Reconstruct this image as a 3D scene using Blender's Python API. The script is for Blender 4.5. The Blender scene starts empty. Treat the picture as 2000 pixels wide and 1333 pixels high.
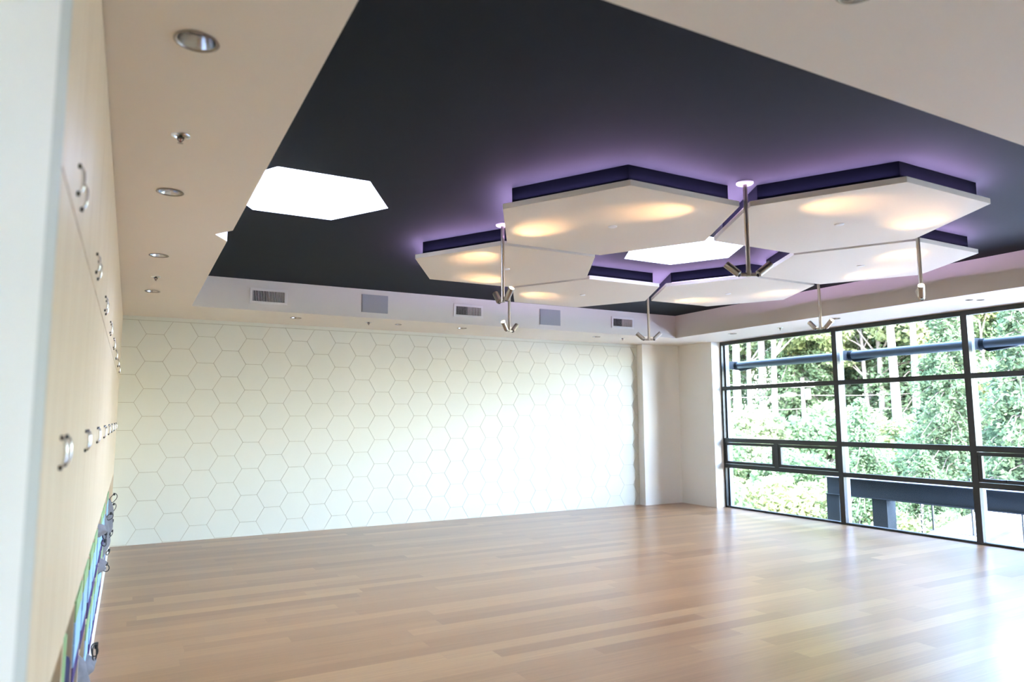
import bpy, bmesh, math, random
from mathutils import Vector, Matrix, noise
from mathutils.geometry import tessellate_polygon
random.seed(7)
sc = bpy.context.scene
COL = sc.collection
PI = math.pi
# ---------------------------------------------------------------- camera
H = 1.6; F = 1358.35; YAW, PITCH, ROLL = .50023, .11007, -.00417
cy_, sy_, cp_, sp_ = math.cos(YAW), math.sin(YAW), math.cos(PITCH), math.sin(PITCH)
FWD = Vector((sy_*cp_, cy_*cp_, sp_)); RT = Vector((cy_, -sy_, 0)); UP = RT.cross(FWD)
cr_, sr_ = math.cos(ROLL), math.sin(ROLL)
RT, UP = cr_*RT + sr_*UP, -sr_*RT + cr_*UP
cam = bpy.data.cameras.new('camera'); camo = bpy.data.objects.new('camera', cam); COL.objects.link(camo)
M = Matrix(((RT.x, UP.x, -FWD.x, 0), (RT.y, UP.y, -FWD.y, 0), (RT.z, UP.z, -FWD.z, H), (0, 0, 0, 1)))
camo.matrix_world = M
cam.sensor_width = 36; cam.lens = 36*F/2000; cam.clip_start = .05; cam.clip_end = 500
cam.dof.use_dof = True; cam.dof.focus_distance = 7.5; cam.dof.aperture_fstop = 1.8
sc.camera = camo
# ---------------------------------------------------------------- world, sun, exposure
w = bpy.data.worlds.new('sky'); sc.world = w; w.use_nodes = True
nt = w.node_tree; bg = nt.nodes['Background']
sky = nt.nodes.new('ShaderNodeTexSky'); sky.sky_type = 'NISHITA'; sky.sun_disc = False
sky.sun_elevation = math.radians(38); sky.sun_rotation = math.radians(195); sky.dust_density = 1.5; sky.air_density = 1.1
hs = nt.nodes.new('ShaderNodeHueSaturation'); hs.inputs['Saturation'].default_value = 1.0
wb = nt.nodes.new('ShaderNodeMix'); wb.data_type = 'RGBA'; wb.blend_type = 'MULTIPLY'; wb.inputs[0].default_value = 1; wb.inputs[7].default_value = (.945, .965, 1.05, 1)   # cool daylight balance
nt.links.new(sky.outputs[0], hs.inputs['Color']); nt.links.new(hs.outputs[0], wb.inputs[6]); nt.links.new(wb.outputs[2], bg.inputs['Color'])
bg.inputs['Strength'].default_value = 4.2
sun = bpy.data.lights.new('sun', 'SUN'); sun.energy = 4.5; sun.angle = math.radians(3); sun.color = (1, .95, .86)
suno = bpy.data.objects.new('sun', sun); COL.objects.link(suno)
suno.rotation_euler = Vector((.62, .42, -.78)).to_track_quat('-Z', 'Y').to_euler()
vs = sc.view_settings; sc.display_settings.display_device = 'sRGB'
vs.view_transform = 'Standard'; vs.look = 'None'; vs.gamma = 1; vs.use_curve_mapping = False; vs.exposure = 1.06
cy = sc.cycles
try:
    cy.use_denoising = True; cy.denoiser = 'OPENIMAGEDENOISE'
    cy.max_bounces = 10; cy.diffuse_bounces = 6; cy.transparent_max_bounces = 12; cy.sample_clamp_indirect = 12
    cy.caustics_reflective = False; cy.caustics_refractive = False
except Exception: pass
# daylight portals filling the glazed openings (portals only guide sampling of the sky)
def portal(y0, y1):
    l = bpy.data.lights.new('daylight_portal', 'AREA'); l.shape = 'RECTANGLE'; l.size = y1-y0; l.size_y = 2.95
    l.cycles.is_portal = True
    o = bpy.data.objects.new('daylight_portal', l); COL.objects.link(o)
    o.location = (9.7, (y0+y1)/2, 1.48)
    o.rotation_euler = Vector((-1, 0, 0)).to_track_quat('-Z', 'Z').to_euler()
# ---------------------------------------------------------------- materials
MATS = {}
def mat(name, col, rough=.6, metal=0, spec=.5, var=.0, scale=8, bump=0, emit=None, coat=0, stretch=None):
    m = bpy.data.materials.new(name); m.use_nodes = True; n = m.node_tree; b = n.nodes['Principled BSDF']
    b.inputs['Roughness'].default_value = rough; b.inputs['Metallic'].default_value = metal
    b.inputs['Specular IOR Level'].default_value = spec; b.inputs['Coat Weight'].default_value = coat
    b.inputs['Base Color'].default_value = (*col, 1)
    if var or bump:
        tc = n.nodes.new('ShaderNodeTexCoord'); mp = n.nodes.new('ShaderNodeMapping'); no = n.nodes.new('ShaderNodeTexNoise')
        no.inputs['Scale'].default_value = scale; no.inputs['Detail'].default_value = 5
        if stretch: mp.inputs['Scale'].default_value = stretch
        n.links.new(tc.outputs['Object'], mp.inputs[0]); n.links.new(mp.outputs[0], no.inputs[0])
        if var:
            mx = n.nodes.new('ShaderNodeMix'); mx.data_type = 'RGBA'
            mx.inputs[6].default_value = (*[c*(1-var) for c in col], 1); mx.inputs[7].default_value = (*[min(1, c*(1+var)) for c in col], 1)
            n.links.new(no.outputs[0], mx.inputs[0]); n.links.new(mx.outputs[2], b.inputs['Base Color'])
        if bump:
            bp = n.nodes.new('ShaderNodeBump'); bp.inputs['Strength'].default_value = bump; bp.inputs['Distance'].default_value = .004
            n.links.new(no.outputs[0], bp.inputs['Height']); n.links.new(bp.outputs[0], b.inputs['Normal'])
    if emit:
        b.inputs['Emission Color'].default_value = (*emit[0], 1); b.inputs['Emission Strength'].default_value = emit[1]
    MATS[name] = m; return m
paint = mat('warm_white_paint', (.89, .88, .83), .75, var=.015, scale=3, bump=.05)
soffit_m = mat('cream_ceiling_paint', (.80, .735, .65), .8, var=.015, scale=3)
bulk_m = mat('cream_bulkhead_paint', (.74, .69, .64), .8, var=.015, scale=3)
wall_m = mat('hexagon_panel_laquer', (.69, .695, .62), .62, var=.012, scale=2)
groove_m = mat('panel_groove', (.42, .38, .28), .8, var=.05)
dark_m = mat('charcoal_ceiling_paint', (.0095, .013, .0165), .85, spec=.25, var=.08, scale=4)
grey_m = mat('grey_painted_strip', (.60, .64, .64), .6, var=.02)
jamb_m = mat('white_wall_paint', (.93, .94, .94), .6, var=.01)
shaft_m = mat('white_shaft_paint', (.92, .91, .92), .7, var=.01)
slab_m = mat('cream_acoustic_panel', (.74, .68, .59), .85, var=.03, scale=60, bump=.12)
box_m = mat('navy_box_paint', (.0022, .0034, .007), .9, spec=.05, var=.08)
led_m = mat('violet_led', (.2, .1, .3), .5, emit=((.74, .50, 1.0), 150))
alu_m = mat('led_shield_channel', (.6, .6, .62), .4, 1, var=.03)
steel_m = mat('brushed_steel', (.42, .37, .30), .33, 1, var=.08, scale=40, stretch=(1, 1, .1))
canopy_m = mat('white_enamel', (.82, .82, .84), .35, var=.02)
chrome_m = mat('chrome', (.72, .72, .72), .18, 1, var=.05, scale=30)
trim_m = mat('satin_trim', (.35, .30, .25), .4, 1, var=.05, scale=30)
black_m = mat('black_plastic', (.012, .012, .014), .45, var=.1)
lens_m = mat('lit_lamp_lens', (.9, .8, .6), .4, emit=((1, .74, .45), 45))
frost_m = mat('frosted_lamp_glass', (.7, .62, .55), .5, var=.1, scale=20)
frame_m = mat('dark_bronze_aluminium', (.022, .026, .026), .42, spec=.5, var=.08, scale=30)
cap_m = mat('sky_tinted_aluminium', (.11, .135, .17), .45, .2, var=.05, scale=30)  # blue-grey sky light on the mullion sides put into the colour
grille_m = mat('grey_speaker_cloth', (.36, .36, .39), .8, var=.06, scale=90)
vent_m = mat('vent_enamel', (.78, .74, .71), .5, var=.02)
plinth_m = mat('white_plinth', (.80, .79, .80), .5, var=.02)
tube_m = mat('blue_grey_steel', (.06, .085, .11), .45, .2, var=.05)
beam_m = mat('navy_steel_paint', (.012, .019, .026), .75, 0, spec=.15, var=.15, scale=6)
deck_m = mat('pale_deck', (.70, .70, .72), .7, var=.03)
def mk_glass(name, col, refl):
    m = bpy.data.materials.new(name); m.use_nodes = True; n = m.node_tree; n.nodes.clear()
    o = n.nodes.new('ShaderNodeOutputMaterial'); t = n.nodes.new('ShaderNodeBsdfTransparent'); g = n.nodes.new('ShaderNodeBsdfGlossy')
    mx = n.nodes.new('ShaderNodeMixShader'); fr = n.nodes.new('ShaderNodeFresnel'); fr.inputs[0].default_value = refl
    t.inputs[0].default_value = (*col, 1); g.inputs['Roughness'].default_value = .02
    n.links.new(fr.outputs[0], mx.inputs[0]); n.links.new(t.outputs[0], mx.inputs[1]); n.links.new(g.outputs[0], mx.inputs[2]); n.links.new(mx.outputs[0], o.inputs[0])
    return m
glass_m = mk_glass('window_glass', (.97, .985, .985), 1.14)
def mk_frost():
    m = bpy.data.materials.new('skylight_diffuser'); m.use_nodes = True; n = m.node_tree; n.nodes.clear()
    o = n.nodes.new('ShaderNodeOutputMaterial'); t = n.nodes.new('ShaderNodeBsdfTranslucent'); t.inputs[0].default_value = (.95, .94, .95, 1)
    n.links.new(t.outputs[0], o.inputs[0]); return m
diff_m = mk_frost()
def mk_leaf(name, col, var=.35):
    m = bpy.data.materials.new(name); m.use_nodes = True; n = m.node_tree; n.nodes.clear()
    o = n.nodes.new('ShaderNodeOutputMaterial'); d = n.nodes.new('ShaderNodeBsdfDiffuse'); t = n.nodes.new('ShaderNodeBsdfTranslucent'); mx = n.nodes.new('ShaderNodeMixShader')
    g = n.nodes.new('ShaderNodeNewGeometry'); c = n.nodes.new('ShaderNodeMix'); c.data_type = 'RGBA'
    c.inputs[6].default_value = (*[x*(1-var) for x in col], 1); c.inputs[7].default_value = (*[min(1, x*(1+var)) for x in col], 1)
    n.links.new(g.outputs['Random Per Island'], c.inputs[0]); mx.inputs[0].default_value = .4
    n.links.new(c.outputs[2], d.inputs[0]); n.links.new(c.outputs[2], t.inputs[0])
    n.links.new(d.outputs[0], mx.inputs[1]); n.links.new(t.outputs[0], mx.inputs[2]); n.links.new(mx.outputs[0], o.inputs[0]); return m
leaf_pale = mk_leaf('pale_leaves', (.20, .24, .13)); leaf_mid = mk_leaf('green_leaves', (.125, .19, .10)); leaf_dark = mk_leaf('conifer_needles', (.085, .125, .07))
leaf_yel = mk_leaf('yellow_green_leaves', (.29, .32, .15))
bark_m = mat('pale_bark', (.11, .088, .082), .9, var=.25, scale=3, stretch=(1, 1, .2)); bark_w = mat('white_bark', (.165, .14, .135), .9, var=.15, scale=3)
pole_m = mat('weathered_wood_pole', (.21, .19, .175), .9, var=.15, scale=5)
# wood of the cabinets: vertical maple grain
def mk_wood():
    m = mat('maple_veneer', (.74, .60, .43), .42); n = m.node_tree; b = n.nodes['Principled BSDF']
    tc = n.nodes.new('ShaderNodeTexCoord'); mp = n.nodes.new('ShaderNodeMapping'); mp.inputs['Scale'].default_value = (14, 14, .5)
    no = n.nodes.new('ShaderNodeTexNoise'); no.inputs['Scale'].default_value = 2.2; no.inputs['Detail'].default_value = 8; no.inputs['Distortion'].default_value = .6
    r = n.nodes.new('ShaderNodeValToRGB'); r.color_ramp.elements[0].position = .3; r.color_ramp.elements[0].color = (.66, .52, .37, 1); r.color_ramp.elements[1].position = .7; r.color_ramp.elements[1].color = (.79, .68, .53, 1)
    n.links.new(tc.outputs['Object'], mp.inputs[0]); n.links.new(mp.outputs[0], no.inputs[0]); n.links.new(no.outputs[0], r.inputs[0]); n.links.new(r.outputs[0], b.inputs['Base Color']); return m
wood_m = mk_wood()
# plank floor: rows along X, random board colours, fine grain
def mk_floor():
    m = mat('strand_plank_floor', (.5, .3, .18), .3); n = m.node_tree; b = n.nodes['Principled BSDF']; L = n.links
    def math_(op, a, bb=None, c=None):
        x = n.nodes.new('ShaderNodeMath'); x.operation = op
        for i, v in enumerate((a, bb, c)):
            if v is None: continue
            if isinstance(v, (int, float)): x.inputs[i].default_value = v
            else: L.new(v, x.inputs[i])
        return x.outputs[0]
    tc = n.nodes.new('ShaderNodeTexCoord'); sp = n.nodes.new('ShaderNodeSeparateXYZ'); L.new(tc.outputs['Object'], sp.inputs[0])
    W, LEN = .146, 1.85
    v = math_('DIVIDE', math_('ADD', sp.outputs[1], .06), W); row = math_('FLOOR', v)
    wn = n.nodes.new('ShaderNodeTexWhiteNoise'); wn.noise_dimensions = '1D'; L.new(row, wn.inputs['W'])
    u = math_('ADD', math_('DIVIDE', sp.outputs[0], LEN), math_('MULTIPLY', wn.outputs[0], 7.3)); colm = math_('FLOOR', u)
    cb = n.nodes.new('ShaderNodeCombineXYZ'); L.new(row, cb.inputs[0]); L.new(colm, cb.inputs[1])
    w2 = n.nodes.new('ShaderNodeTexWhiteNoise'); w2.noise_dimensions = '2D'; L.new(cb.outputs[0], w2.inputs['Vector'])
    ramp = n.nodes.new('ShaderNodeValToRGB'); e = ramp.color_ramp.elements
    e[0].position = 0; e[0].color = (.225, .105, .043, 1); e[1].position = 1; e[1].color = (.385, .22, .102, 1)
    for p, c in ((.13, (.255, .124, .052, 1)), (.5, (.295, .152, .067, 1)), (.85, (.34, .183, .084, 1))):
        x = ramp.color_ramp.elements.new(p); x.color = c
    L.new(w2.outputs[0], ramp.inputs[0])
    # grain
    cb2 = n.nodes.new('ShaderNodeCombineXYZ'); L.new(math_('ADD', math_('MULTIPLY', sp.outputs[0], 1.6), math_('MULTIPLY', w2.outputs[0], 40)), cb2.inputs[0]); L.new(math_('MULTIPLY', sp.outputs[1], 95), cb2.inputs[1])
    g = n.nodes.new('ShaderNodeTexNoise'); g.inputs['Scale'].default_value = 1.0; g.inputs['Detail'].default_value = 4; L.new(cb2.outputs[0], g.inputs[0])
    gm = math_('MULTIPLY_ADD', g.outputs[0], .75, .62)
    # joints
    fv = math_('FRACT', v); fu = math_('FRACT', u)
    jv = math_('LESS_THAN', math_('MINIMUM', fv, math_('SUBTRACT', 1, fv)), .008); ju = math_('LESS_THAN', math_('MINIMUM', fu, math_('SUBTRACT', 1, fu)), .0007)
    jm = math_('SUBTRACT', 1, math_('MULTIPLY', math_('MAXIMUM', jv, ju), .14))
    vm = n.nodes.new('ShaderNodeVectorMath'); vm.operation = 'SCALE'; L.new(ramp.outputs[0], vm.inputs[0]); L.new(math_('MULTIPLY', gm, jm), vm.inputs['Scale'])
    L.new(vm.outputs[0], b.inputs['Base Color'])
    b.inputs['Roughness'].default_value = .29
    b.inputs['Specular IOR Level'].default_value = 1.0
    return m
floor_m = mk_floor()
# ---------------------------------------------------------------- mesh helpers
class MB:
    def __init__(s): s.v = []; s.f = []; s.mi = []; s.cur = 0
    def add(s, vs_, fs):
        b = len(s.v); s.v += [tuple(x) for x in vs_]; s.f += [[b+i for i in f] for f in fs]; s.mi += [s.cur]*len(fs); return s
    def box(s, x0, x1, y0, y1, z0, z1):
        s.add([(x0,y0,z0),(x1,y0,z0),(x1,y1,z0),(x0,y1,z0),(x0,y0,z1),(x1,y0,z1),(x1,y1,z1),(x0,y1,z1)],
              [(0,3,2,1),(4,5,6,7),(0,1,5,4),(1,2,6,5),(2,3,7,6),(3,0,4,7)]); return s
    def prism(s, pts, z0, z1, cap=True):
        n = len(pts); s.add([(p[0],p[1],z0) for p in pts]+[(p[0],p[1],z1) for p in pts],
              [(i,(i+1)%n,n+(i+1)%n,n+i) for i in range(n)]+([tuple(range(n-1,-1,-1)), tuple(range(n,2*n))] if cap else [])); return s
    def tube(s, pts, r, seg=10, cap=True, closed=False):
        pts = [Vector(p) for p in pts]; n = len(pts); rr = r if isinstance(r, (list, tuple)) else [r]*n; rings = []; ref = None
        for i, p in enumerate(pts):
            if closed: d = pts[(i+1) % n]-pts[i-1]
            else: d = pts[min(i+1, n-1)]-pts[max(i-1, 0)]
            d.normalize()
            if ref is None: ref = d.orthogonal().normalized()
            a = (ref-d*ref.dot(d)).normalized(); ref = a; b = d.cross(a)
            rings.append([p+(a*math.cos(2*PI*k/seg)+b*math.sin(2*PI*k/seg))*rr[i] for k in range(seg)])
        vs_ = [q for R_ in rings for q in R_]; fs = []
        for i in range(n if closed else n-1):
            j = (i+1) % n
            for k in range(seg): fs.append((i*seg+k, i*seg+(k+1)%seg, j*seg+(k+1)%seg, j*seg+k))
        if cap and not closed: fs += [tuple(range(seg-1,-1,-1)), tuple((n-1)*seg+k for k in range(seg))]
        s.add(vs_, fs); return s
    def lathe(s, prof, c=(0,0,0), seg=24, cap=False):
        n = len(prof); vs_ = []; fs = []
        for r, z in prof: vs_ += [(c[0]+r*math.cos(2*PI*k/seg), c[1]+r*math.sin(2*PI*k/seg), c[2]+z) for k in range(seg)]
        for i in range(n-1):
            for k in range(seg): fs.append((i*seg+k, i*seg+(k+1)%seg, (i+1)*seg+(k+1)%seg, (i+1)*seg+k))
        if cap: fs += [tuple(range(seg-1,-1,-1)), tuple((n-1)*seg+k for k in range(seg))]
        s.add(vs_, fs); return s
    def plate(s, outer, holes, z, up=True):
        loops = [[Vector((p[0], p[1], 0)) for p in L_] for L_ in [outer]+holes]
        tr = tessellate_polygon(loops); flat = [q for L_ in loops for q in L_]; fs = []
        for t in tr:
            a, b, c = [flat[i] for i in t]; k = (b-a).cross(c-a).z
            if abs(k) < 1e-9: continue
            fs.append(t if (k > 0) == up else (t[0], t[2], t[1]))
        s.add([(q.x, q.y, z) for q in flat], fs); return s
    def build(s, name, m, parent=None, loc=None, smooth=False, bevel=0):
        me = bpy.data.meshes.new(name); me.from_pydata(s.v, [], s.f)
        ms = m if isinstance(m, (list, tuple)) else [m]
        for x in ms: me.materials.append(x)
        if len(ms) > 1: me.polygons.foreach_set('material_index', s.mi)
        if smooth:
            me.polygons.foreach_set('use_smooth', [True]*len(me.polygons)); me.set_sharp_from_angle(angle=math.radians(40))
        me.update(); o = bpy.data.objects.new(name, me); COL.objects.link(o)
        if parent: o.parent = parent
        if loc: o.location = loc
        if bevel:
            md = o.modifiers.new('bevel', 'BEVEL'); md.width = bevel; md.segments = 3; md.limit_method = 'ANGLE'
        return o
def tag(o, label=None, cat=None, group=None, kind=None):
    for k, v in (('label', label), ('category', cat), ('group', group), ('kind', kind)):
        if v: o[k] = v
    return o
def empty(name, loc, label, cat, group=None, kind=None, rz=0):
    o = bpy.data.objects.new(name, None); COL.objects.link(o); o.location = loc; o.rotation_euler.z = rz; o.empty_display_size = .1
    return tag(o, label, cat, group, kind)
def struct(mb, name, m, label, cat, **k): return tag(mb.build(name, m, **k), label, cat, kind='structure')
def copy_tree(o, parent=None):
    c = o.copy(); COL.objects.link(c); c.parent = parent
    for ch in list(o.children): copy_tree(ch, c)
    return c
def hexa(c, s, rot=0): return [(c[0]+s*math.cos(math.radians(60*k+rot)), c[1]+s*math.sin(math.radians(60*k+rot))) for k in range(6)]
# ---------------------------------------------------------------- room constants
XL, XR, YB, S, T = -.146, 9.207, 10.34, 2.9586, 3.348
XW = 9.414                                   # inner face of the glazing
TL, TR, TN, TF = .588, 8.225, 1.732, 9.139   # tray opening in the ceiling
YF = -1.8
SKY1 = (1.148, 5.46); SKY2 = (5.05, 5.46); SS = .66
portal(-1.15, 9.25)
# floor
struct(MB().box(-.80, 9.60, YF-.2, YB+.2, -.25, 0), 'floor', floor_m, 'glossy reddish brown wood plank floor', 'floor')
# back wall with hexagonal panels
def clip(poly, x0, x1, z0, z1):
    for ax, val, sg in ((0, x0, 1), (0, x1, -1), (1, z0, 1), (1, z1, -1)):
        out = []
        for i, p in enumerate(poly):
            q = poly[(i+1) % len(poly)]; dp = (p[ax]-val)*sg; dq = (q[ax]-val)*sg
            if dp >= 0: out.append(p)
            if dp*dq < 0:
                t = dp/(dp-dq); out.append((p[0]+(q[0]-p[0])*t, p[1]+(q[1]-p[1])*t))
        poly = out
        if len(poly) < 3: return None
    return poly
hw = MB(); hs_ = .209; hh = .362
hw.cur = 1; hw.box(-.80, 8.33, YB+.010, YB+.25, 0, T+.3)
hw.cur = 0; hw.box(-.80, 8.33, YB-.001, YB+.0101, 2.909, S+.02)
ci = -4
while .241+ci*.3135 < 8.6:
    cx = .241+ci*.3135
    for r in range(-1, 9):
        cz = 2.544-hh*r+(hh/2 if ci % 2 else 0)
        g = hs_-.0026
        pl = clip([(cx+g*math.cos(k*PI/3), cz+g*math.sin(k*PI/3)) for k in range(6)], -.30, 8.33, 0, 2.904)
        if not pl: continue
        A = 0
        for i in range(len(pl)): q = pl[(i+1) % len(pl)]; A += pl[i][0]*q[1]-q[0]*pl[i][1]
        if abs(A) < 1e-4: continue
        n = len(pl)
        hw.add([(p[0], YB, p[1]) for p in pl]+[(p[0], YB+.0101, p[1]) for p in pl], [tuple(range(n))]+[(i, n+i, n+(i+1) % n, (i+1) % n) for i in range(n)])
    ci += 1
struct(hw, 'wall_back', [wall_m, groove_m], 'pale wall clad in hexagonal panels with fine joints', 'wall')
mb = MB(); mb.box(8.33, XR, YB-.16, YB+.25, 0, T+.3)
struct(mb, 'wall_pilaster', paint, 'plain white pier stepping forward beside the hexagon wall', 'wall')
mb = MB(); mb.box(XR, 9.60, 9.296, YB+.25, 0, T+.3)
struct(mb, 'wall_right', paint, 'plain white return wall between the pier and the window', 'wall')
struct(MB().box(XW, 9.60, YF-.2, -1.2, 0, T+.3), 'wall_window_side', paint, 'plain wall piece past the end of the glazing', 'wall')
struct(MB().box(-.80, 9.60, YF-.2, YF, 0, T+.3), 'wall_front', paint, 'plain warm white wall behind the viewpoint', 'wall')
mb = MB(); mb.box(-.80, -.76, 1.43, YB, 0, T+.3); mb.box(-.80, XL, YF, 1.43, 0, T+.3)
struct(mb, 'wall_left', jamb_m, 'smooth white wall face right beside the viewpoint', 'wall')
struct(MB().box(-.40, XL, 1.431, 1.629, 0, S), 'trim_1', grey_m, 'pale grey upright strip between white wall and maple cabinets', 'trim')
# ---- ceiling: lower soffit with the tray opening, bulkheads, dark tray ceiling
DL = [(.145, 2.63), (.145, 4.54), (.145, 6.39), (.145, 8.25), (1.904, 9.574), (3.36, 9.591), (4.358, 9.555), (6.854, 9.562),
      (8.60, 8.20), (8.55, 6.26), (8.60, 4.511), (8.72, 4.45), (1.985, 1.30)]
DR = [.075]*5+[.05, .075, .07, .07, .07, .04, .04, .07]
circ = lambda c, r, n=20: [(c[0]+r*math.cos(2*PI*k/n), c[1]+r*math.sin(2*PI*k/n)) for k in range(n)]
nh = (TL-(SKY1[0]-SS))*math.tan(PI/3)
tray = [(TL, TN), (TR, TN), (TR, TF), (TL, TF), (TL, SKY1[1]+nh), (SKY1[0]-SS, SKY1[1]), (TL, SKY1[1]-nh)]
sof = MB(); outer = [(-.80, YF-.2), (9.60, YF-.2), (9.60, YB+.25), (-.80, YB+.25)]
sof.plate(outer, [tray]+[circ(c, r*.86) for c, r in zip(DL, DR)], S, up=False)
sof.plate(outer, [tray], T-.01, up=True)
sof.cur = 1
n = len(tray)
sof.add([(p[0], p[1], S) for p in tray]+[(p[0], p[1], T) for p in tray], [((i+1) % n, i, n+i, n+(i+1) % n) for i in range(n)])
struct(sof, 'ceiling_soffit', [soffit_m, bulk_m], 'cream lower ceiling border with its upright bulkhead', 'ceiling')
dk = MB(); dk.plate([(TL-.2, TN-.05), (TR+.05, TN-.05), (TR+.05, TF+.05), (TL-.2, TF+.05)], [hexa(SKY1, SS), hexa(SKY2, SS)], T, up=False)
struct(dk, 'ceiling', dark_m, 'charcoal ceiling of the raised tray', 'ceiling')
rf = MB(); rf.plate(outer, [hexa(SKY1, SS+.02), hexa(SKY2, SS+.02)], 3.86, up=True)
rf.plate(outer, [hexa(SKY1, SS+.02), hexa(SKY2, SS+.02)], 3.75, up=False)
rf.prism(outer, 3.60, 3.86, cap=False)
struct(rf, 'ceiling_roof', deck_m, 'flat roof above the room', 'roof')
for c, lab in ((SKY1, 'white hexagonal skylight alone, partly cut off by the cream soffit edge'), (SKY2, 'white hexagonal skylight in the middle of the ring of hanging panels')):
    e = empty('skylight', (c[0], c[1], T), lab, 'skylight', 'hexagonal skylights')
    sh = MB(); hx = hexa((0, 0), SS); sh.add([(p[0], p[1], 0) for p in hx]+[(p[0], p[1], .52) for p in hx], [((i+1) % 6, i, 6+i, 6+(i+1) % 6) for i in range(6)])
    sh.build('shaft', shaft_m, e)
    MB().add([(p[0], p[1], .50) for p in hexa((0, 0), SS)], [tuple(range(6))]).build('diffuser', diff_m, e)
# ---------------------------------------------------------------- windows
G = MB
def window(k, y1, y0, sash, lab):
    """bay from y1 (far) to y0 (near); the mullion at y0 belongs to the bay"""
    e = empty('window_%d' % k, (XW, y0, 0), lab, 'window', None, 'structure'); L = y1-y0; fr = MB(); cp = MB()
    m = .04
    fr.box(0, .07, -m, m, 0, S); cp.box(.07, .16, -m*.8, m*.8, 0, S)
    if k == 1: fr.box(0, .07, L-.035, L, 0, S); cp.box(.07, .16, L-.06, L, 0, S)
    for z0, z1 in ((0, .028), (.698, .765), (1.150, 1.222), (2.078, 2.146), (S-.062, S)):
        fr.box(.002, .068, m, L-.036, z0, z1); cp.box(.068, .13, m*.8, L-m*.8, z0+.008, z1-.008)
    fr.build('window_frame', frame_m, e); cp.build('outer_cap', cap_m, e)
    rows = [(.028, .698), (1.222, 2.078), (2.146, S-.062)]
    if not sash: rows.append((.765, 1.150))
    for z0, z1 in rows: MB().box(.074, .080, m, L-m, z0, z1).build('pane', glass_m, e)
    if sash:
        ym = L*.505; MB().box(0, .07, ym-.04, ym+.04, .765, 1.150).build('middle_mullion', frame_m, e)
        for a, b in ((m, ym-.04), (ym+.04, L-.036)):
            s_ = MB(); w_ = .045
            s_.box(.006, .062, a+.006, b-.006, .771, .771+w_); s_.box(.006, .062, a+.006, b-.006, 1.144-w_, 1.144)
            s_.box(.006, .062, a+.006, a+.006+w_, .771+w_, 1.144-w_); s_.box(.006, .062, b-.006-w_, b-.006, .771+w_, 1.144-w_)
            so = s_.build('awning_sash', frame_m, e, bevel=.004)
            MB().box(.036, .042, a+w_, b-w_, .80, 1.115).build('sash_pane', glass_m, so)
            for t in (.28, .74):
                y = a+(b-a)*t; h = MB(); h.box(-.022, .008, y-.03, y+.03, .786, .806); h.tube([(-.018, y-.06, .815), (-.022, y, .806), (-.02, y+.085, .812)], .007, 8)
                h.build('handle', black_m, so, smooth=True)
    return e
window(1, 9.296, 6.94, True, 'tall dark framed glazing bay with two awning sashes beside the white return wall')
window(2, 6.94, 5.03, False, 'dark framed glazing bay without sashes, between two mullions')
window(3, 5.03, 2.67, True, 'dark framed glazing bay with a sash, cut by the edge of view')
window(4, 2.67, .76, False, 'dark framed glazing bay outside the view')
window(5, .76, -1.2, True, 'dark framed glazing bay at the near end of the room')
# ---------------------------------------------------------------- hanging panels
RC = (5.033, 5.453); RD = 1.857; RS = 1.026; BS = .945; ZP = 3.17
pan_lab = ['cream hexagon ceiling panel on the window side of the skylight, farther from the viewpoint', 'cream hexagon ceiling panel beyond the skylight, nearest the vents wall',
 'cream hexagon ceiling panel with two stacked warm pools, crossed by a thin steel pole', 'big cream hexagon ceiling panel between the lone skylight and the tallest steel pole',
 'cream hexagon ceiling panel with two warm pools, nearest the front soffit', 'cream hexagon ceiling panel closest to the window wall, with a pole before it']
def make_panel():
    e = empty('hexagon_ceiling_panel', (0, 0, ZP), pan_lab[0], 'ceiling panel', 'ring of hanging hexagon panels')
    MB().prism(hexa((0, 0), RS), 0, .042).build('panel', slab_m, e, bevel=.002)
    MB().prism(hexa((0, 0), BS), .0425, T-ZP-.001).build('mounting_box', box_m, e)
    led = MB(); ch = MB(); ap = RS*math.cos(PI/6)
    for k in range(6):
        a = math.radians(60*k+30); nx, ny = math.cos(a), math.sin(a); tx, ty = -ny, nx; hl = .46
        def P(d, t, z): return (nx*d+tx*t, ny*d+ty*t, z)
        i0, i1 = ap-.054, ap-.0445; z0, z1 = .0435, .0458
        led.add([P(i1, -hl, z0), P(i1, hl, z0), P(i0, hl, z1), P(i0, -hl, z1)], [(0, 1, 2, 3)])
        ch.add([P(i1+.001, -hl, .0424), P(i1+.001, hl, .0424), P(i0-.002, hl, .0424), P(i0-.002, -hl, .0424), P(i0-.002, -hl, z1+.012), P(i0-.002, hl, z1+.012), P(i1+.001, -hl, .0431), P(i1+.001, hl, .0431)],
               [(0, 3, 2, 1), (3, 4, 5, 2)])  # unseen upright fin, added to keep the strip's light off the box
    led_o = led.build('led_strip', led_m, e); ch.build('led_shield_channel', alu_m, e)
    MB().lathe([(.0, -.008), (.03, -.008), (.036, -.005), (.038, .0)], seg=24).build('sprinkler_cover', canopy_m, e, smooth=True)
    return e
pan0 = make_panel()
for k in range(6):
    a = math.radians(30+60*k); p = pan0 if k == 0 else copy_tree(pan0)
    p.location = (RC[0]+RD*math.cos(a), RC[1]+RD*math.sin(a), ZP); p['label'] = pan_lab[k]
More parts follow.
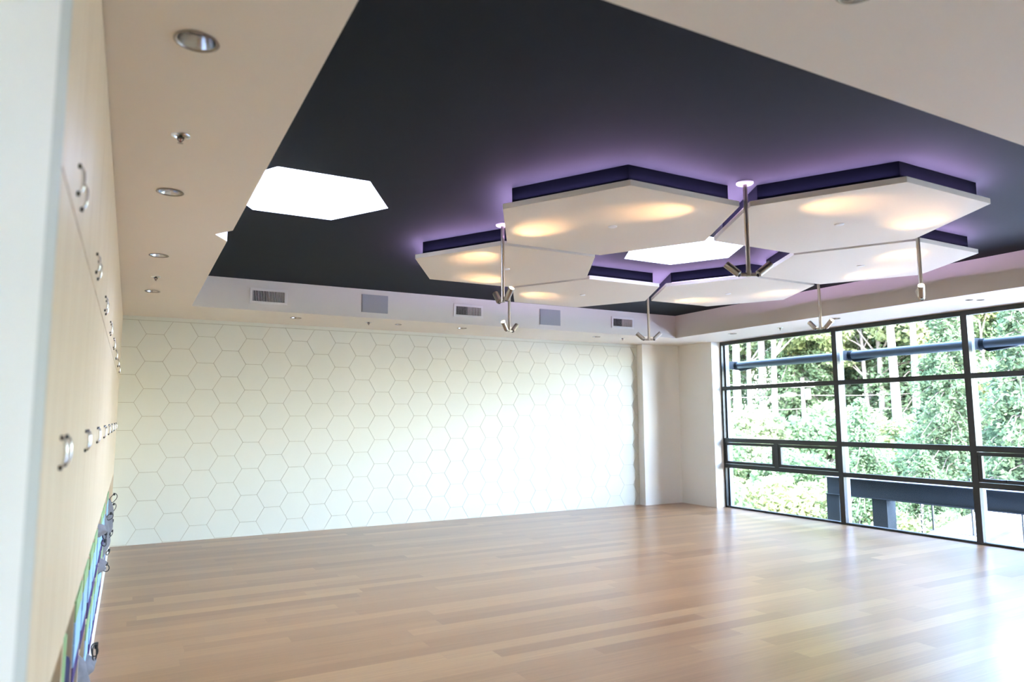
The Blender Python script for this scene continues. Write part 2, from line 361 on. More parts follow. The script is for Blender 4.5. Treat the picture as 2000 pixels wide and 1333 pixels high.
# ---------------------------------------------------------------- spotlight poles
spots = {0: [(7.191, 6.05), (7.13, 4.76)], 1: [(6.62, 6.98), None], 2: [(3.473, 6.98), (4.55, 7.60)], 3: [(2.93, 4.90), (2.92, 6.03)],
         4: [(3.483, 4.02), (4.60, 3.25)], 5: [(5.52, 3.24), (6.56, 4.02)]}
pole_lab = ['twin spotlight pole whose heads hang before the top frame of the glazing', 'steel spotlight pole with twin heads hanging near the corner pier',
 'small looking twin spotlight pole beside the middle vent, just under another pole\'s heads', 'steel spotlight pole with one lit head, crossing the panel near the lone skylight',
 'longest steel spotlight pole, hanging between the two biggest panels, white canopy showing', 'steel spotlight pole seen end on, hanging before the window with one glowing head']
ZB = 2.645
for k in range(6):
    a = math.radians(60*k); R_ = RD/math.sqrt(3)*2+ (0.0); px, py = RC[0]+R_*math.cos(a), RC[1]+R_*math.sin(a)
    if k % 1 == 0: px, py = px-.0*math.cos(a), py
    e = empty('spotlight_pole', (px, py, T), pole_lab[k], 'spotlight', 'twin spotlights on poles')
    c = MB().lathe([(0, -.001), (.062, -.001), (.062, -.010), (.055, -.016), (.014, -.018)], seg=28).build('canopy', canopy_m, e, smooth=True)
    for sx in (-1, 1): MB().lathe([(.005, -.0175), (.005, -.0195), (0, -.0195)], (sx*.042*math.cos(a+.6), sx*.042*math.sin(a+.6), 0), 8).build('screw', black_m, c)
    L = T-ZB
    p = MB().tube([(0, 0, -.016), (0, 0, -L)], .0165, 14); p.build('pole', steel_m, e, smooth=True)
    # crossbar perpendicular to the radius
    tx, ty = -math.sin(a), math.cos(a)
    cb = MB().tube([(-tx*.055, -ty*.055, -L), (tx*.055, ty*.055, -L)], .013, 12); cb.tube([(0, 0, -L+.03), (0, 0, -L-.014)], .019, 12); cb.build('crossbar', steel_m, e, smooth=True)
    for j, s_ in enumerate((1, -1)):
        tg = spots[k][j]; base = Vector((tx*.068*s_, ty*.068*s_, -L+.002))
        # which target lies on this side
        cands = [q for q in spots[k] if q and ((q[0]-px)*tx+(q[1]-py)*ty)*s_ > 0]
        tgt = cands[0] if cands else None
        if tgt: d = Vector((tgt[0]-px, tgt[1]-py, ZP-T)) - base
        else: d = Vector((tx*s_*.7, ty*s_*.7, .62))
        d.normalize(); q0 = base; q1 = base+d*.125
        h = MB(); o2 = d.orthogonal().normalized(); prof = [(0, .0), (.020, .0), (.027, .006), (.0275, .125), (.0245, .125), (.0245, .112)]
        rot = d.to_track_quat('Z', 'Y').to_matrix(); tmp = MB().lathe(prof, seg=20); h.add([rot @ Vector(v)+q0 for v in tmp.v], tmp.f)
        ho = h.build('lamp_head', steel_m, e, smooth=True)
        tmp = MB().lathe([(.0245, .108), (0, .108)], seg=20); ln = MB(); ln.add([rot @ Vector(v)+q0 for v in tmp.v], tmp.f)
        ln.build('lens', lens_m if tgt else frost_m, ho)
        kb = MB().tube([q0-d*.004+Vector((0, 0, -.012)), q0+d*.012], .012, 10); kb.build('knuckle', black_m, ho, smooth=True)
        if tgt:
            l = bpy.data.lights.new('spot_beam', 'SPOT'); l.energy = 19; l.color = (1, .58, .26); l.spot_size = math.radians(50); l.spot_blend = 1.0; l.shadow_soft_size = .012
            lo = bpy.data.objects.new('spot_beam', l); COL.objects.link(lo); lo.parent = e
            lo.location = q0+d*.135; lo.rotation_euler = d.to_track_quat('-Z', 'Y').to_euler()
# ---------------------------------------------------------------- downlights, sprinklers
dl_lab = ['large round recessed downlight closest to the viewpoint, above the cabinets', 'recessed downlight between the two sprinklers above the cabinets, second along the row', 'recessed downlight just before the second sprinkler in the row above the cabinets',
 'last recessed downlight of the row above the cabinets, past the second sprinkler', 'recessed downlight in the soffit under the first vent', 'small recessed downlight under the first grey speaker panel',
 'recessed downlight in the soffit under the middle vent', 'recessed downlight between the second speaker panel and the third vent', 'recessed downlight in the window soffit by the corner', 'recessed downlight in the window soffit behind a twin spotlight',
 'small round fitting in the window soffit, one of two, away from the glass', 'small round fitting in the window soffit, one of two, beside the glass', 'recessed downlight at the top border of the picture in the front soffit']
for (c, r, lab) in zip(DL, DR, dl_lab):
    e = empty('recessed_downlight', (c[0], c[1], S), lab, 'downlight', 'recessed ceiling lights')
    MB().lathe([(r*.86, .001), (r, -.001), (r*1.03, -.004), (r*.93, -.006), (r*.86, .001)], seg=32).build('trim_ring', trim_m, e, smooth=True)
    MB().lathe([(r*.86, .001), (r*.70, .050)], seg=32).build('reflector', chrome_m, e, smooth=True)
    MB().lathe([(r*.71, .050), (r*.69, .0525)], seg=32).build('baffle', black_m, e, smooth=True)
    MB().lathe([(r*.70, .052), (r*.66, .085), (0, .088)], seg=32).build('lamp_glass', frost_m, e, smooth=True)
def sprinkler(c, lab, first=[None]):
    if first[0] is None:
        e = empty('fire_sprinkler', (c[0], c[1], S), lab, 'sprinkler', 'pendant sprinklers'); first[0] = e
        MB().lathe([(.044, -.0005), (.042, -.004), (.030, -.007), (.024, .004), (.0, .006)], seg=24).build('escutcheon', chrome_m, e, smooth=True)
        b = MB(); b.tube([(0, 0, .002), (0, 0, -.014)], .009, 10); b.tube([(-.014, 0, -.010), (-.012, 0, -.022), (0, 0, -.034)], .0025, 6); b.tube([(.014, 0, -.010), (.012, 0, -.022), (0, 0, -.034)], .0025, 6); b.box(-.016, .016, -.004, .004, -.013, -.007)
        b.build('frame_arms', black_m, e, smooth=True)
        MB().tube([(0, 0, -.012), (0, 0, -.036)], .003, 8).build('bulb', mat('red_bulb', (.25, .05, .03), .3, var=.1), e)
        d = MB()
        for i in range(10):
            a = 2*PI*i/10; d.add([(.003*math.cos(a-.5), .003*math.sin(a-.5), -.037), (.014*math.cos(a-.2), .014*math.sin(a-.2), -.038), (.014*math.cos(a+.2), .014*math.sin(a+.2), -.038), (.003*math.cos(a+.5), .003*math.sin(a+.5), -.037)], [(0, 1, 2, 3)])
        d.lathe([(0, -.036), (.006, -.036), (.006, -.039), (0, -.039)], seg=10); d.build('deflector', trim_m, e)
    else:
        e = copy_tree(first[0]); e.location = (c[0], c[1], S); e['label'] = lab
sprinkler((.148, 3.588), 'chrome pendant sprinkler after the large downlight above the cabinets')
sprinkler((.152, 7.388), 'small pendant sprinkler before the last downlight above the cabinets')
sprinkler((2.912, 9.574), 'small pendant sprinkler in the soffit under the first grey speaker panel')
sprinkler((7.393, 9.547), 'small pendant sprinkler in the soffit under the third vent')
sprinkler((8.705, 7.331), 'small pendant sprinkler in the soffit by the window')
# ---------------------------------------------------------------- vents and speaker panels on the far bulkhead
def vent(x0, x1, z0, z1, lab, cross):
    e = empty('air_vent', (x0, TF, z0), lab, 'vent', 'vents in the far bulkhead'); W, Hh = x1-x0, z1-z0; b = .034
    f = MB(); f.box(0, W, -.012, -.001, 0, b); f.box(0, W, -.012, -.001, Hh-b, Hh); f.box(0, b, -.012, -.001, b, Hh-b); f.box(W-b, W, -.012, -.001, b, Hh-b); f.build('frame', vent_m, e, bevel=.003)
    MB().box(b-.002, W-b+.002, -.003, -.001, b-.002, Hh-b+.002).build('shade_plate', black_m, e)  # black plate stands in for the shade behind the blades
    bl = MB(); n = 20
    for i in range(n):
        x = b+(W-2*b)*(i+.5)/n; t = .55 if i < n*.45 else -.75
        dx, dy = .0052*math.sin(t), .0052*math.cos(t); dx2 = .0009
        bl.add([(x-dx-dx2, -.0085-dy, b), (x-dx+dx2, -.0085-dy, b), (x+dx+dx2, -.0085+dy, b), (x+dx-dx2, -.0085+dy, b), (x-dx-dx2, -.0085-dy, Hh-b), (x-dx+dx2, -.0085-dy, Hh-b), (x+dx+dx2, -.0085+dy, Hh-b), (x+dx-dx2, -.0085+dy, Hh-b)],
               [(0, 3, 2, 1), (4, 5, 6, 7), (0, 1, 5, 4), (1, 2, 6, 5), (2, 3, 7, 6), (3, 0, 4, 7)])
    bl.build('blades', vent_m, e)
    if cross:
        cr = MB()
        for i in range(1, 7): z = b+(Hh-2*b)*i/7; cr.box(b, W-b, -.0028, -.0018, z-.0022, z+.0022)
        cr.build('cross_bars', vent_m, e)
vent(1.245, 1.700, 3.043, 3.245, 'white framed air vent nearest the cabinets end of the far bulkhead', False)
vent(4.035, 4.505, 3.060, 3.250, 'white framed air vent in the middle of the far bulkhead', True)
vent(6.855, 7.310, 3.062, 3.252, 'white framed air vent nearest the window end of the far bulkhead', True)
for x0, x1, lab in ((2.675, 3.046, 'flat grey square speaker panel between the first and middle vents'), (5.485, 5.860, 'flat grey square speaker panel between the middle and last vents')):
    e = empty('speaker_panel', (x0, TF, 3.032), lab, 'speaker', 'grey panels in the far bulkhead'); W = x1-x0
    MB().box(0, W, -.008, -.001, 0, .246).build('frame', grille_m, e, bevel=.002)
    MB().box(.012, W-.012, -.011, -.0085, .012, .234).build('grille', grille_m, e)
# ---------------------------------------------------------------- cabinets
CU = 1.08; C0 = 1.57; ZD = .925
ordi = ['first', 'second', 'third', 'fourth', 'fifth', 'sixth', 'seventh', 'eighth']
def hinge_door(y0, y1, z0, z1, hy, hz, e):
    d = MB().box(-.020, 0, y0+.002, y1-.002, z0+.002, z1-.002).build('door', wood_m, e)
    h = MB(); s_ = 1
    pts = [(.0, hy, hz-.034), (.008, hy, hz-.032), (.0125, hy, hz-.020), (.0135, hy, hz), (.0125, hy, hz+.020), (.008, hy, hz+.032), (.0, hy, hz+.034)]
    h.tube(pts, .0042, 10); hd = h.build('handle', chrome_m, d, smooth=True)
    for sg in (-1, 1): MB().tube([(.0, hy, hz+sg*.036), (.007, hy, hz+sg*.036)], .0065, 12).build('handle_foot', black_m, d, smooth=True)
for k in range(8):
    y0 = C0+CU*k; y1 = y0+CU
    if k == 0: y0 = 1.632
    e = empty('storage_cabinet', (XL, y0, 0), 'maple storage cabinet with doors above open cubbies, %s from the viewpoint' % ordi[k], 'cabinet', 'row of maple cabinets'); L = y1-y0; mid = C0+CU*k+.54-y0
    b = MB(); xf = -.022; xb = -.60
    for a in (0, L-.018): b.box(xb, xf, a, a+.018, .20, S-.002)
    b.box(xb, xf, mid-.009, mid+.009, .218, .905)
    for z in (.20, .553, .905): b.box(xb, xf, .018, L-.018, z, z+.018)
    b.box(xb, xf, .018, L-.018, 2.10, 2.118); b.box(xb, xf, .018, L-.018, S-.02, S-.002); b.box(xb, xb+.012, .018, L-.018, .218, S-.02)
    b.build('carcass', wood_m, e)
    pl = MB().box(-.60, -.004, 0, L, 0, .198).build('plinth', plinth_m, e)
    for (a, c, hy) in ((0, mid, mid-.085), (mid, L, mid+.065)):
        hinge_door(a, c, ZD, 2.108, hy, 1.52, e)
        hinge_door(a, c, 2.112, S-.004, hy, 2.205, e)
    # edge banding of the cubby fronts
    eb = MB(); eb.box(-.022, -.002, 0, .018, .20, ZD-.003); eb.box(-.022, -.002, L-.018, L, .20, ZD-.003); eb.box(-.022, -.002, mid-.009, mid+.009, .218, ZD-.021)
    for z in (.20, .553): eb.box(-.022, -.0025, .018, L-.018, z, z+.018)
    eb.build('cubby_edge', wood_m, e)
lastY = C0+8*CU
struct(MB().box(XL-.02, XL-.001, lastY+.001, YB-.002, 0, S-.001), 'trim_2', wood_m, 'narrow maple filler beside the hexagon wall', 'trim')
# folded mats in the cubbies
green_m = mat('pale_green_foam', (.30, .47, .24), .8, var=.08, scale=30, bump=.1)
blue_m = mat('sky_blue_foam', (.32, .55, .85), .8, var=.06, scale=30, bump=.1)
purp_m = mat('deep_purple_foam', (.055, .030, .16), .8, var=.1, scale=30, bump=.1)
navy_m = mat('navy_cloth', (.02, .02, .09), .85, var=.1, scale=30, bump=.1)
felt_m = mat('grey_felt', (.17, .17, .20), .9, var=.25, scale=40, bump=.3)
def make_mat(wd, ht, m, nm='folded_mat'):
    """a folded mat: soft block with the crease of its fold in front"""
    o = MB(); o.box(-.34, 0, -wd/2, wd/2, 0, ht); o.box(-.33, .0012, -wd/2+.006, wd/2-.006, ht*.5-.0015, ht*.5+.0015)
    return o.build(nm, m, smooth=True, bevel=.010)
protos = {}
def put_mat(col, x, y, z, lab, grp, wd=.40):
    m = {'green': green_m, 'blue': blue_m, 'purple': purp_m}[col]; key = (col, wd)
    if key not in protos: o = protos[key] = make_mat(wd, .081, m)
    else: o = protos[key].copy(); COL.objects.link(o)
    o.location = (x, y, z); 
    tag(o, lab, 'folded mat', grp); return o
stk = [('purple', 'lowest'), ('blue', 'lower'), ('blue', 'upper'), ('green', 'topmost')]
cn = ['', '', 'second', 'third', 'fourth', 'fifth', 'sixth', 'seventh', 'eighth', 'ninth', 'tenth', 'eleventh', 'twelfth', 'thirteenth', 'fourteenth', 'fifteenth']
def stack(i, row, skip=()):
    yc = C0+.54*i+.27; z = .5715 if row else .2185
    for j, (c_, pos) in enumerate(stk):
        if j in skip: continue
        put_mat(c_, XL+random.uniform(.0, .003), yc+random.uniform(-.008, .008), z+.0825*j,
                '%s folded mat, %s in its stack, in the %s %s cubby along the cabinets' % ({'green': 'pale green', 'blue': 'sky blue', 'purple': 'dark purple'}[c_], pos, cn[i], 'upper' if row else 'lower'), 'mats folded in the cubbies')
for i in (3, 4, 5, 6, 8, 9, 11): stack(i, 1)
stack(7, 1, skip=(3,))
for i in (6, 7, 9, 11): stack(i, 0)
stack(5, 0, skip=(0,)); stack(8, 0, skip=(3,))
stack(3, 0, skip=(3,))
# near cubby: green mat on edge and a navy cushion
o = MB().box(-.30, 0, -.03, .03, 0, .315).build('yoga_mat', green_m, bevel=.012); o.location = (XL-.004, C0+.54*2+.20, .5715); tag(o, 'pale green mat standing on edge in the closest visible upper cubby', 'mat')
o = MB().box(-.32, 0, -.13, .13, 0, .17).build('cushion', navy_m, bevel=.03); o.location = (XL-.002, C0+.54*2+.385, .5715); tag(o, 'navy blue cushion beside the green mat standing on edge', 'cushion')
# grey drawstring bags
def bag(y, z, w_, h_, prot, seed, lab, loops, zc=.15):
    e = empty('drawstring_bag', (XL, y, z), lab, 'bag', 'grey drawstring bags in the cubbies'); nx_, nz_ = 28, 18
    vs_ = []; fs = []
    for i in range(nz_+1):
        ph = PI*i/nz_; zz = .5-.5*math.cos(ph)
        for k in range(nx_):
            a = 2*PI*k/nx_; r = math.sin(ph)**.55
            px = math.cos(a)*r; py = math.sin(a)*r
            d = 1+.10*noise.noise(Vector((px*2.2+seed, py*2.2, zz*3.5)))+.05*math.sin(a*9+seed*3+zz*9)*r
            X = px*(.12+prot/2)*d-.12+prot/2; Y = py*w_/2*d; Z = zz*h_*(.96+.05*noise.noise(Vector((px*3, py*3, seed))))
            vs_.append((X, Y, Z))
    for i in range(nz_):
        for k in range(nx_): fs.append((i*nx_+k, i*nx_+(k+1) % nx_, (i+1)*nx_+(k+1) % nx_, (i+1)*nx_+k))
    o = MB(); o.add(vs_, fs); o.build('cloth', felt_m, e, smooth=True)
    for (ly, lz, lr, ang) in loops:
        c = MB(); P_ = []
        for k in range(18):
            a = 2*PI*k/18; rr = lr*(1+.25*math.sin(2*a+seed)); P_.append((prot-.012+rr*.8*math.sin(a)*math.cos(ang)+lr*.2, ly+rr*math.sin(a)*math.sin(ang), lz+rr*1.2*math.cos(a)))
        c.tube(P_, .0035, 6, closed=True); c.lathe([(0, -.012), (.009, -.012), (.009, .012), (0, .012)], (prot, ly, lz+lr*1.1), 8); c.build('drawcord', black_m, e, smooth=True)
    return e
bag(4.00, .2185, .46, .30, .030, 1.3, 'grey cloth drawstring bag with a black knot in the fifth lower cubby', [(.12, .03, .018, .5)])
bag(4.56, .2185, .46, .115, .045, 2.1, 'grey drawstring bag with black cord loops squeezed under blue mats in a lower cubby', [(.05, .12, .024, .3), (.03, .11, .030, 1.1)])
bag(5.60, .80, .40, .10, .040, 3.7, 'small grey drawstring bag on top of an upper stack', [(.05, .0, .018, .9), (.0, -.04, .016, .2)])
bag(6.15, .46, .46, .12, .045, 4.2, 'grey drawstring bag on purple mat in a lower cubby with a short cord', [(.10, .02, .026, .2)])
bag(7.24, .36, .46, .44, .040, 5.5, 'large grey drawstring bag bulging from the cubbies with hanging cords', [(.02, .38, .026, .2), (.08, .06, .018, .8), (-.05, .22, .018, .5)])
bag(8.32, .34, .46, .50, .044, 6.1, 'large grey drawstring bag farthest along the cabinets', [(.0, .46, .035, .1), (.1, .35, .035, .6), (.0, .22, .015, .2), (.05, .10, .022, .9)])
# ---------------------------------------------------------------- outside: sunshade tube, beam, columns, deck
def at(px, dist, z=0):
    d = FWD+RT*((px-1000)/F); d.z = 0; d.normalize(); return (d.x*dist, d.y*dist, z)
e = empty('sunshade_tube', (9.76, 9.30, 2.54), 'blue grey steel tube running along outside the top window row', 'tube')
MB().tube([(0, 0, 0), (0, -10.4, 0)], .066, 24).build('tube', tube_m, e, smooth=True)
for y in (9.25, 6.94, 5.03, 2.67, .76):
    b = MB(); yy = y-9.30
    b.add([(-.20, yy-.012, .07), (-.20, yy-.012, -.07), (-.05, yy-.012, -.075), (.03, yy-.012, -.085), (.07, yy-.012, -.04), (.02, yy-.012, .075), (-.20, yy+.012, .07), (-.20, yy+.012, -.07), (-.05, yy+.012, -.075), (.03, yy+.012, -.085), (.07, yy+.012, -.04), (.02, yy+.012, .075)],
          [(0, 1, 2, 3, 4, 5), (11, 10, 9, 8, 7, 6)]+[((i+1) % 6, i, 6+i, 6+(i+1) % 6) for i in range(6)]); b.tube([(0, yy-.07, 0), (0, yy+.07, 0)], .072, 20)
    fin = [(-.02, yy-.02, -.060), (-.02, yy-.10, -.105), (-.02, yy-.26, -.088), (-.02, yy-.46, -.064)]; b.add(fin+[(.05, p[1], p[2]) for p in fin], [(0, 1, 2, 3), (7, 6, 5, 4), (0, 4, 5, 1), (1, 5, 6, 2), (2, 6, 7, 3)])
    b.build('bracket', beam_m, e)
GZ = -3.6
e = empty('steel_beam', (11.0, 8.40, .228), 'dark navy steel beam low outside the window', 'beam')
b = MB(); b.box(0, .02, -12, 0, .012, .29); b.box(-.05, .10, -12, 0, 0, .012); b.box(-.05, .10, -12, 0, .290, .302); b.build('girder', beam_m, e)
b = MB(); b.box(-.052, .102, -12, .004, .302, .309); b.build('flashing', cap_m, e)
for y0, y1, lab in ((8.15, 8.40, 'dark navy steel column at the end of the beam beside a window mullion'), (7.27, 7.53, 'dark navy steel column under the beam with a paler side')):
    o = MB().box(10.97, 11.20, y0, y1, GZ-.4, .227).build('steel_column', beam_m); tag(o, lab, 'column', 'columns under the beam')
dz = -.30; dv = Vector((14.894-11.393, 8.006-6.914)).normalized(); p0 = Vector((9.75, 6.914-(11.393-9.75)*dv.y/dv.x)); p1 = p0+dv*9
dk = MB(); dk.prism([(p0.x, p0.y), (p0.x, -6), (p1.x, -6), (p1.x, p1.y)], dz-.18, dz)
struct(dk, 'floor_terrace', deck_m, 'pale flat terrace roof outside the window', 'terrace')
rail = MB(); a0 = Vector((10.2, 5.841-(11.338-10.2)*(6.252-5.841)/(12.939-11.338))); a1 = Vector((14.5, 5.841+(14.5-11.338)*(6.252-5.841)/(12.939-11.338)))
nrm = Vector((-(a1-a0).y, (a1-a0).x)).normalized()*.05
rail.prism([tuple(a0-nrm), tuple(a1-nrm), tuple(a1+nrm), tuple(a0+nrm)], dz, dz+.10)
tag(rail.build('roof_curb', tube_m), 'blue grey curb crossing the pale terrace', 'curb')
e = empty('glass_guardrail', (11.85, 7.10, dz), 'frameless glass guardrail on thin dark posts behind the beam', 'railing')
for y in (7.05, 6.42, 5.70, 4.6, 3.5): MB().box(-.012, .012, y-7.10-.012, y-7.10+.012, -.0, .90).build('post', frame_m, e)
for y0, y1 in ((6.44, 7.03), (5.72, 6.40), (4.62, 5.68), (3.52, 4.58)): MB().box(-.004, .004, y0-7.10, y1-7.10, .06, .88).build('glass_panel', glass_m, e)
MB().box(-.03, .03, -3.9, .0, 0, .012).build('base_channel', cap_m, e)
e = empty('rain_chain', (11.35, 6.93, GZ+2.0), 'silver rain chain hanging below the beam', 'chain')
for k in range(20):
    z = 1.84-k*.085; b = MB(); b.lathe([(.012, -.035), (.030, .030), (.028, .030), (.010, -.033)], (0, 0, z), 12); b.tube([(0, 0, z-.03), (0, 0, z-.06)], .004, 6); b.build('cup', chrome_m, e, smooth=True)
# terrain
def gz(x, y):
    r = math.hypot(x, y); t = min(1, max(0, (r-13)/32)); return GZ+(GZ*-1+.85)*t*t*(3-2*t)+.35*noise.noise(Vector((x*.12, y*.12, 3)))*min(1, max(0, (r-12)/8))
tr = MB(); N = 60; X0, X1, Y0, Y1 = 9.9, 120, -30, 110
tr.add([(X0+(X1-X0)*(i/N)**1.6, Y0+(Y1-Y0)*j/N, gz(X0+(X1-X0)*(i/N)**1.6, Y0+(Y1-Y0)*j/N)) for i in range(N+1) for j in range(N+1)],
       [(i*(N+1)+j, (i+1)*(N+1)+j, (i+1)*(N+1)+j+1, i*(N+1)+j+1) for i in range(N) for j in range(N)])
grass_m = mat('slope_grass', (.19, .22, .11), .95, var=.35, scale=1.2)
struct(tr, 'floor_ground', grass_m, 'grassy slope outside rising to the road', 'ground', smooth=True)
# ---- vegetation
def leafquad(o, c, size, rng):
    a = Vector((rng.gauss(0, 1), rng.gauss(0, 1), rng.gauss(0, .7))).normalized(); b = a.orthogonal().normalized()
    b = (b*math.cos(rng.random()*6.28)+a.cross(b)*math.sin(rng.random()*6.28)).normalized(); a = a*size; b = b*size*.6
    o.add([c-a, c-b*.9, c+a, c+b*.9], [(0, 1, 2, 3)])
def crown_points(rng, n, blobs):
    for _ in range(n):
        cx, cy__, cz, rx, rz = blobs[int(rng.random()*len(blobs))]
        v = Vector((rng.gauss(0, 1), rng.gauss(0, 1), rng.gauss(0, 1))).normalized()*(.55+.45*rng.random()**.5)
        yield Vector((cx+v.x*rx, cy__+v.y*rx, cz+v.z*rz))
def make_leafy(seed, h, cr, n, leaf, bark, size, bare=.35, thick=.16):
    rng = random.Random(seed); e = empty('leafy_tree', (0, 0, -50), 'x', 'tree'); t = MB(); pts = []
    for i in range(9): f = i/8; pts.append((.25*math.sin(f*3+seed), .2*math.sin(f*2.3+seed*2)-.0, h*.92*f))
    t.tube(pts, [thick*(1-.75*i/8) for i in range(9)], 9)
    blobs = []
    for k in range(16):
        z = h*(bare+(1-bare)*rng.random()); q = 1-abs((z/h-bare)/(1-bare)-.4)*.9; a = rng.random()*6.28; r = cr*q*rng.random()**.6
        cx, cyy = r*math.cos(a), r*math.sin(a); blobs.append((cx, cyy, z, cr*.42*(.6+.6*rng.random()), cr*.33*(.6+.6*rng.random())))
        i = min(8, int(z/h*8*.85)); p = pts[i]; t.tube([p, ((p[0]+cx)/2, (p[1]+cyy)/2, (p[2]+z)/2+.1), (cx, cyy, z)], [thick*.35, thick*.2, thick*.08], 6)
    t.build('trunk', bark, e, smooth=True)
    o = MB()
    for c in crown_points(rng, n, blobs): leafquad(o, c, size*(.6+.8*rng.random()), rng)
    o.build('foliage', leaf, e); return e
def make_conifer(seed, h, r, leaf, bark, size=.14, bare=.12, n=26):
    rng = random.Random(seed); e = empty('conifer_tree', (0, 0, -50), 'x', 'tree')
    t = MB(); t.tube([(0, 0, 0), (0, 0, h*.5), (0, 0, h)], [h*.018, h*.011, .02], 9); o = MB()
    for k in range(n):
        f = k/(n-1); z = h*(bare+(1-bare)*f); L = r*(1-f)**.8*(.75+.4*rng.random())+.12
        nb = 7+int(5*(1-f))
        for b in range(nb):
            a = 2*PI*b/nb+rng.random()*.8+k; Lb = L*(.7+.5*rng.random()); dr = .35+.25*rng.random()
            tip = Vector((math.cos(a)*Lb, math.sin(a)*Lb, z-Lb*dr)); base = Vector((0, 0, z)); midp = (base+tip)/2+Vector((0, 0, Lb*.14))
            t.tube([base, midp, tip], [.03, .02, .008], 4, cap=False); ns = int(7+Lb*9)
            for j in range(ns):
                u = .12+.88*(j+rng.random())/ns; p = base*(1-u)**2+midp*2*u*(1-u)+tip*u*u
                for _ in range(5): leafquad(o, p+Vector((rng.gauss(0, .07), rng.gauss(0, .07), rng.gauss(-.05, .06)))*(1+Lb*.6), size*(.7+.7*rng.random()), rng)
    t.build('trunk', bark, e, smooth=True); o.build('foliage', leaf, e); return e
def make_shrub(seed, leaf, n=4200, size=.058):
    rng = random.Random(seed); e = empty('shrub', (0, 0, -50), 'x', 'shrub'); st = MB(); blobs = []
    for k in range(14):
        a = rng.random()*6.28; r = .85*rng.random()**.5; z = .35+.75*rng.random()*(1-r*.4); blobs.append((r*math.cos(a), r*math.sin(a), z, .42, .34)); st.tube([(r*.2*math.cos(a), r*.2*math.sin(a), -.2), (r*math.cos(a), r*math.sin(a), z)], [.02, .006], 5)
    st.build('stems', bark_m, e); o = MB()
    for c in crown_points(rng, n, blobs): leafquad(o, c, size*(.6+.8*rng.random()), rng)
    o.build('foliage', leaf, e); return e
first_used = set()
def plant(proto, px, dist, lab, grp=None, s=1, z=None, rz=0, sz=None):
    x, y, _ = at(px, dist); zz = gz(x, y) if z is None else z
    if proto.name not in first_used: first_used.add(proto.name); o = proto
    else: o = copy_tree(proto)
    o.location = (x, y, zz-.1); o.rotation_euler.z = rz; o.scale = (s, s, sz or s); o['label'] = lab
    if grp: o['group'] = grp
    return o
LP = make_leafy(1, 15, 3.0, 9000, leaf_pale, bark_w, .13, .30, .14); LM = make_leafy(2, 14, 3.2, 9500, leaf_mid, bark_m, .13, .22, .15); LY = make_leafy(3, 11, 2.6, 8000, leaf_yel, bark_m, .115, .25, .14)
TT = make_leafy(4, 20, 2.6, 2600, leaf_pale, bark_w, .15, .55, .25)
CF = make_conifer(5, 13, 3.2, leaf_dark, bark_m, .10); CM = make_conifer(6, 6, 2.1, leaf_mid, bark_m, .07, .05, 26)
SY, SM, SP = make_shrub(7, leaf_yel), make_shrub(8, leaf_mid), make_shrub(9, leaf_pale)
rg = random.Random(11)
# named ones
plant(TT, 1446, 38, 'thick pale trunk rising near the corner edge of the glazing', 'tall bare trunks', .9)
plant(TT, 1480, 44, 'tall pinkish trunk just beside the thick pale trunk', 'tall bare trunks', 1.0, rz=2)
plant(TT, 1738, 40, 'broad pinkish trunk standing behind the middle glazing bay', 'tall bare trunks', .95, rz=4)
plant(TT, 1784, 41, 'narrow trunk behind the middle glazing bay under the orange twig', 'tall bare trunks', .8, rz=1)
plant(TT, 1700, 46, 'slim trunk behind the middle glazing bay above the bushy fir', 'tall bare trunks', .8, rz=5)
plant(CM, 1672, 23, 'dense green young fir just past the first full mullion', 'firs on the slope', .78)
plant(CF, 1850, 27, 'grey green drooping conifer filling the far part of the middle bay', 'firs on the slope', .62)
plant(CF, 1985, 20, 'near conifer with drooping boughs at the edge of view', 'firs on the slope', .60, rz=1.2)
plant(CM, 1790, 24, 'bright green bushy fir in the middle bay', 'firs on the slope', .62, rz=2, sz=.5)
plant(CF, 1590, 52, 'dark conifer behind the utility pole', 'firs on the slope', .8, rz=3)
kinds = [(LP, 'pale leafy tree in the woods beyond the road'), (LM, 'green leafy tree in the woods beyond the road'), (LY, 'yellow green leafy tree in the woods beyond the road'), (CF, 'dark conifer in the woods beyond the road')]
for px in range(1340, 2500, 34):
    for d0 in (46, 60):
        q = rg.choice([0, 0, 1, 1, 2, 3]) if d0 == 46 else rg.choice([0, 1, 1, 3]); pr, lab = kinds[q]; sc_ = .85+.4*rg.random()
        if px > 1840: sc_ *= .72
        plant(pr, px+rg.uniform(-14, 14), d0+rg.uniform(-4, 5), lab, 'woods beyond the road', sc_*(1.15 if d0 > 50 else 1), rz=rg.random()*6)
sk = [(SY, 'yellow green shrub on the slope outside'), (SM, 'green shrub on the slope outside'), (SP, 'pale shrub on the slope outside')]
for d0, s0 in ((16, 1.0), (18.5, 1.15), (21.5, 1.3), (25, 1.5), (29, 1.7), (34, 1.9)):
    st = 1.75*s0/d0*F*.74; px = 1360
    while px < 2350:
        if not (d0 < 17.5 and px > 1840):
            pr, lab = sk[int(rg.random()*3) % 3]; plant(pr, px+rg.uniform(-.3, .3)*st, d0+rg.uniform(-1, 1), lab, 'shrubs covering the slope', s0*rg.uniform(.8, 1.2), rz=rg.random()*6)
        px += st
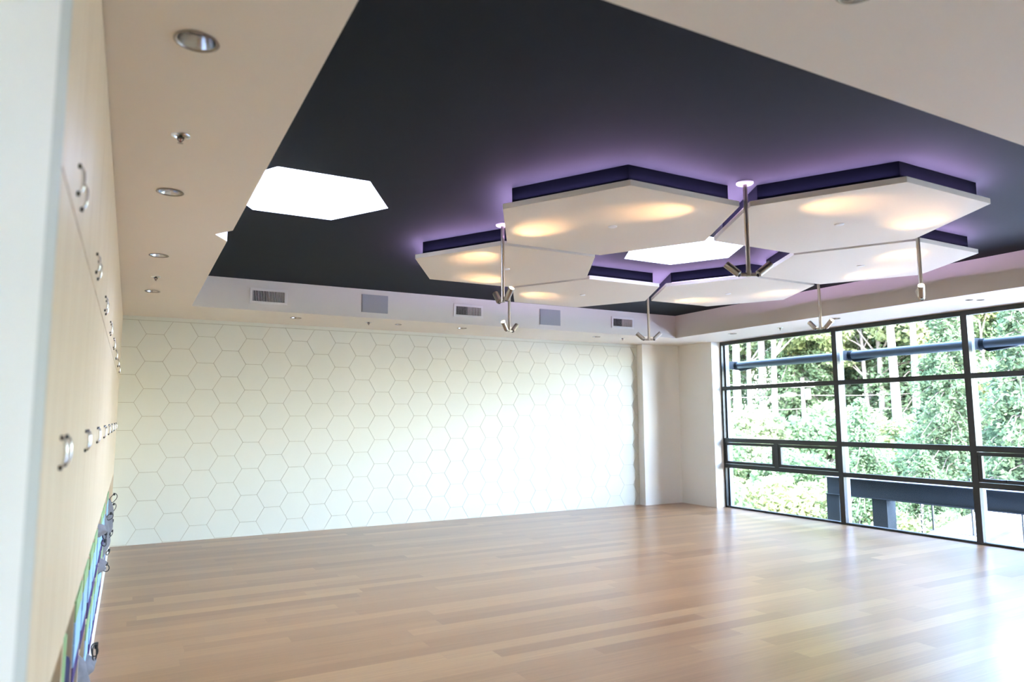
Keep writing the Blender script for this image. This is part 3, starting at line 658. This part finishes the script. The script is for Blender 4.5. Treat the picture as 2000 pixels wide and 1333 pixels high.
# utility pole, street lamp, wires
x, y, _ = at(1563, 42); z0 = gz(x, y); zt = 1.6+42*(815-752)/F*1.0
e = empty('utility_pole', (x, y, z0), 'pale utility pole with crossarm behind the first glazing bay', 'utility pole'); h = zt-z0+.2
MB().tube([(0, 0, -.5), (0, 0, h)], [.12, .09], 12).build('pole', pole_m, e, smooth=True)
MB().box(-.06, .06, -.75, .75, h-.52, h-.42).build('crossarm', pole_m, e)
for t in (-.68, -.3, .3, .68): MB().lathe([(.05, 0), (.07, .08), (.04, .18), (0, .2)], (0, t, h-.4), 10).build('insulator', canopy_m, e, smooth=True)
MB().lathe([(0, -.3), (.15, -.3), (.15, .25), (0, .3)], (.0, -.33, h-.9), 14).build('transformer', pole_m, e, smooth=True)
lx, ly, _ = at(1487, 38); lz = gz(lx, ly); lt = 1.6+38*(815-775)/F
e = empty('street_lamp', (lx, ly, lz), 'street lamp with curved arm among trees behind the first glazing bay', 'street lamp'); hh_ = lt-lz
dr = Vector(at(1540, 38))-Vector(at(1487, 38)); dr.z = 0; dr.normalize()
MB().tube([(0, 0, -.3), (0, 0, hh_-.6), (dr.x*.3, dr.y*.3, hh_-.2), (dr.x*1.0, dr.y*1.0, hh_)], [.09, .06, .05, .04], 10).build('mast', pole_m, e, smooth=True)
q = Vector((dr.x*1.25, dr.y*1.25, hh_-.02)); tmp = MB().lathe([(0, -.32), (.10, -.25), (.13, 0), (.09, .25), (0, .32)], seg=12); rot = dr.to_track_quat('Z', 'Y').to_matrix(); o = MB(); o.add([rot @ Vector(v)+q for v in tmp.v], tmp.f); o.build('lamp_hood', pole_m, e, smooth=True)
P0 = Vector((x, y, z0+h-.2))
for dzw, lab in ((0, 'uppermost power line leaving the utility pole'), (-.75, 'middle power line leaving the utility pole'), (-1.5, 'lowest power line leaving the utility pole')):
    Q = Vector(at(2250, 46)); Q.z = P0.z+dzw+1.6; A_ = Vector((x, y, P0.z+dzw)); R2 = Vector(at(1250, 46)); R2.z = A_.z+.6; pts = []
    for i in range(13): t = i/12; p = R2.lerp(A_, t); p.z -= 1.2*t*(1-t); pts.append(p)
    for i in range(1, 17): t = i/16; p = A_.lerp(Q, t); p.z -= 2.4*t*(1-t); pts.append(p)
    tag(MB().tube(pts, .014, 5).build('power_line', pole_m, smooth=True), lab, 'cable', 'power lines by the road')
# unused prototypes are dropped
for o in list(COL.objects):
    if o.get('label') == 'x':
        for ch in list(o.children): bpy.data.objects.remove(ch)
        bpy.data.objects.remove(o)
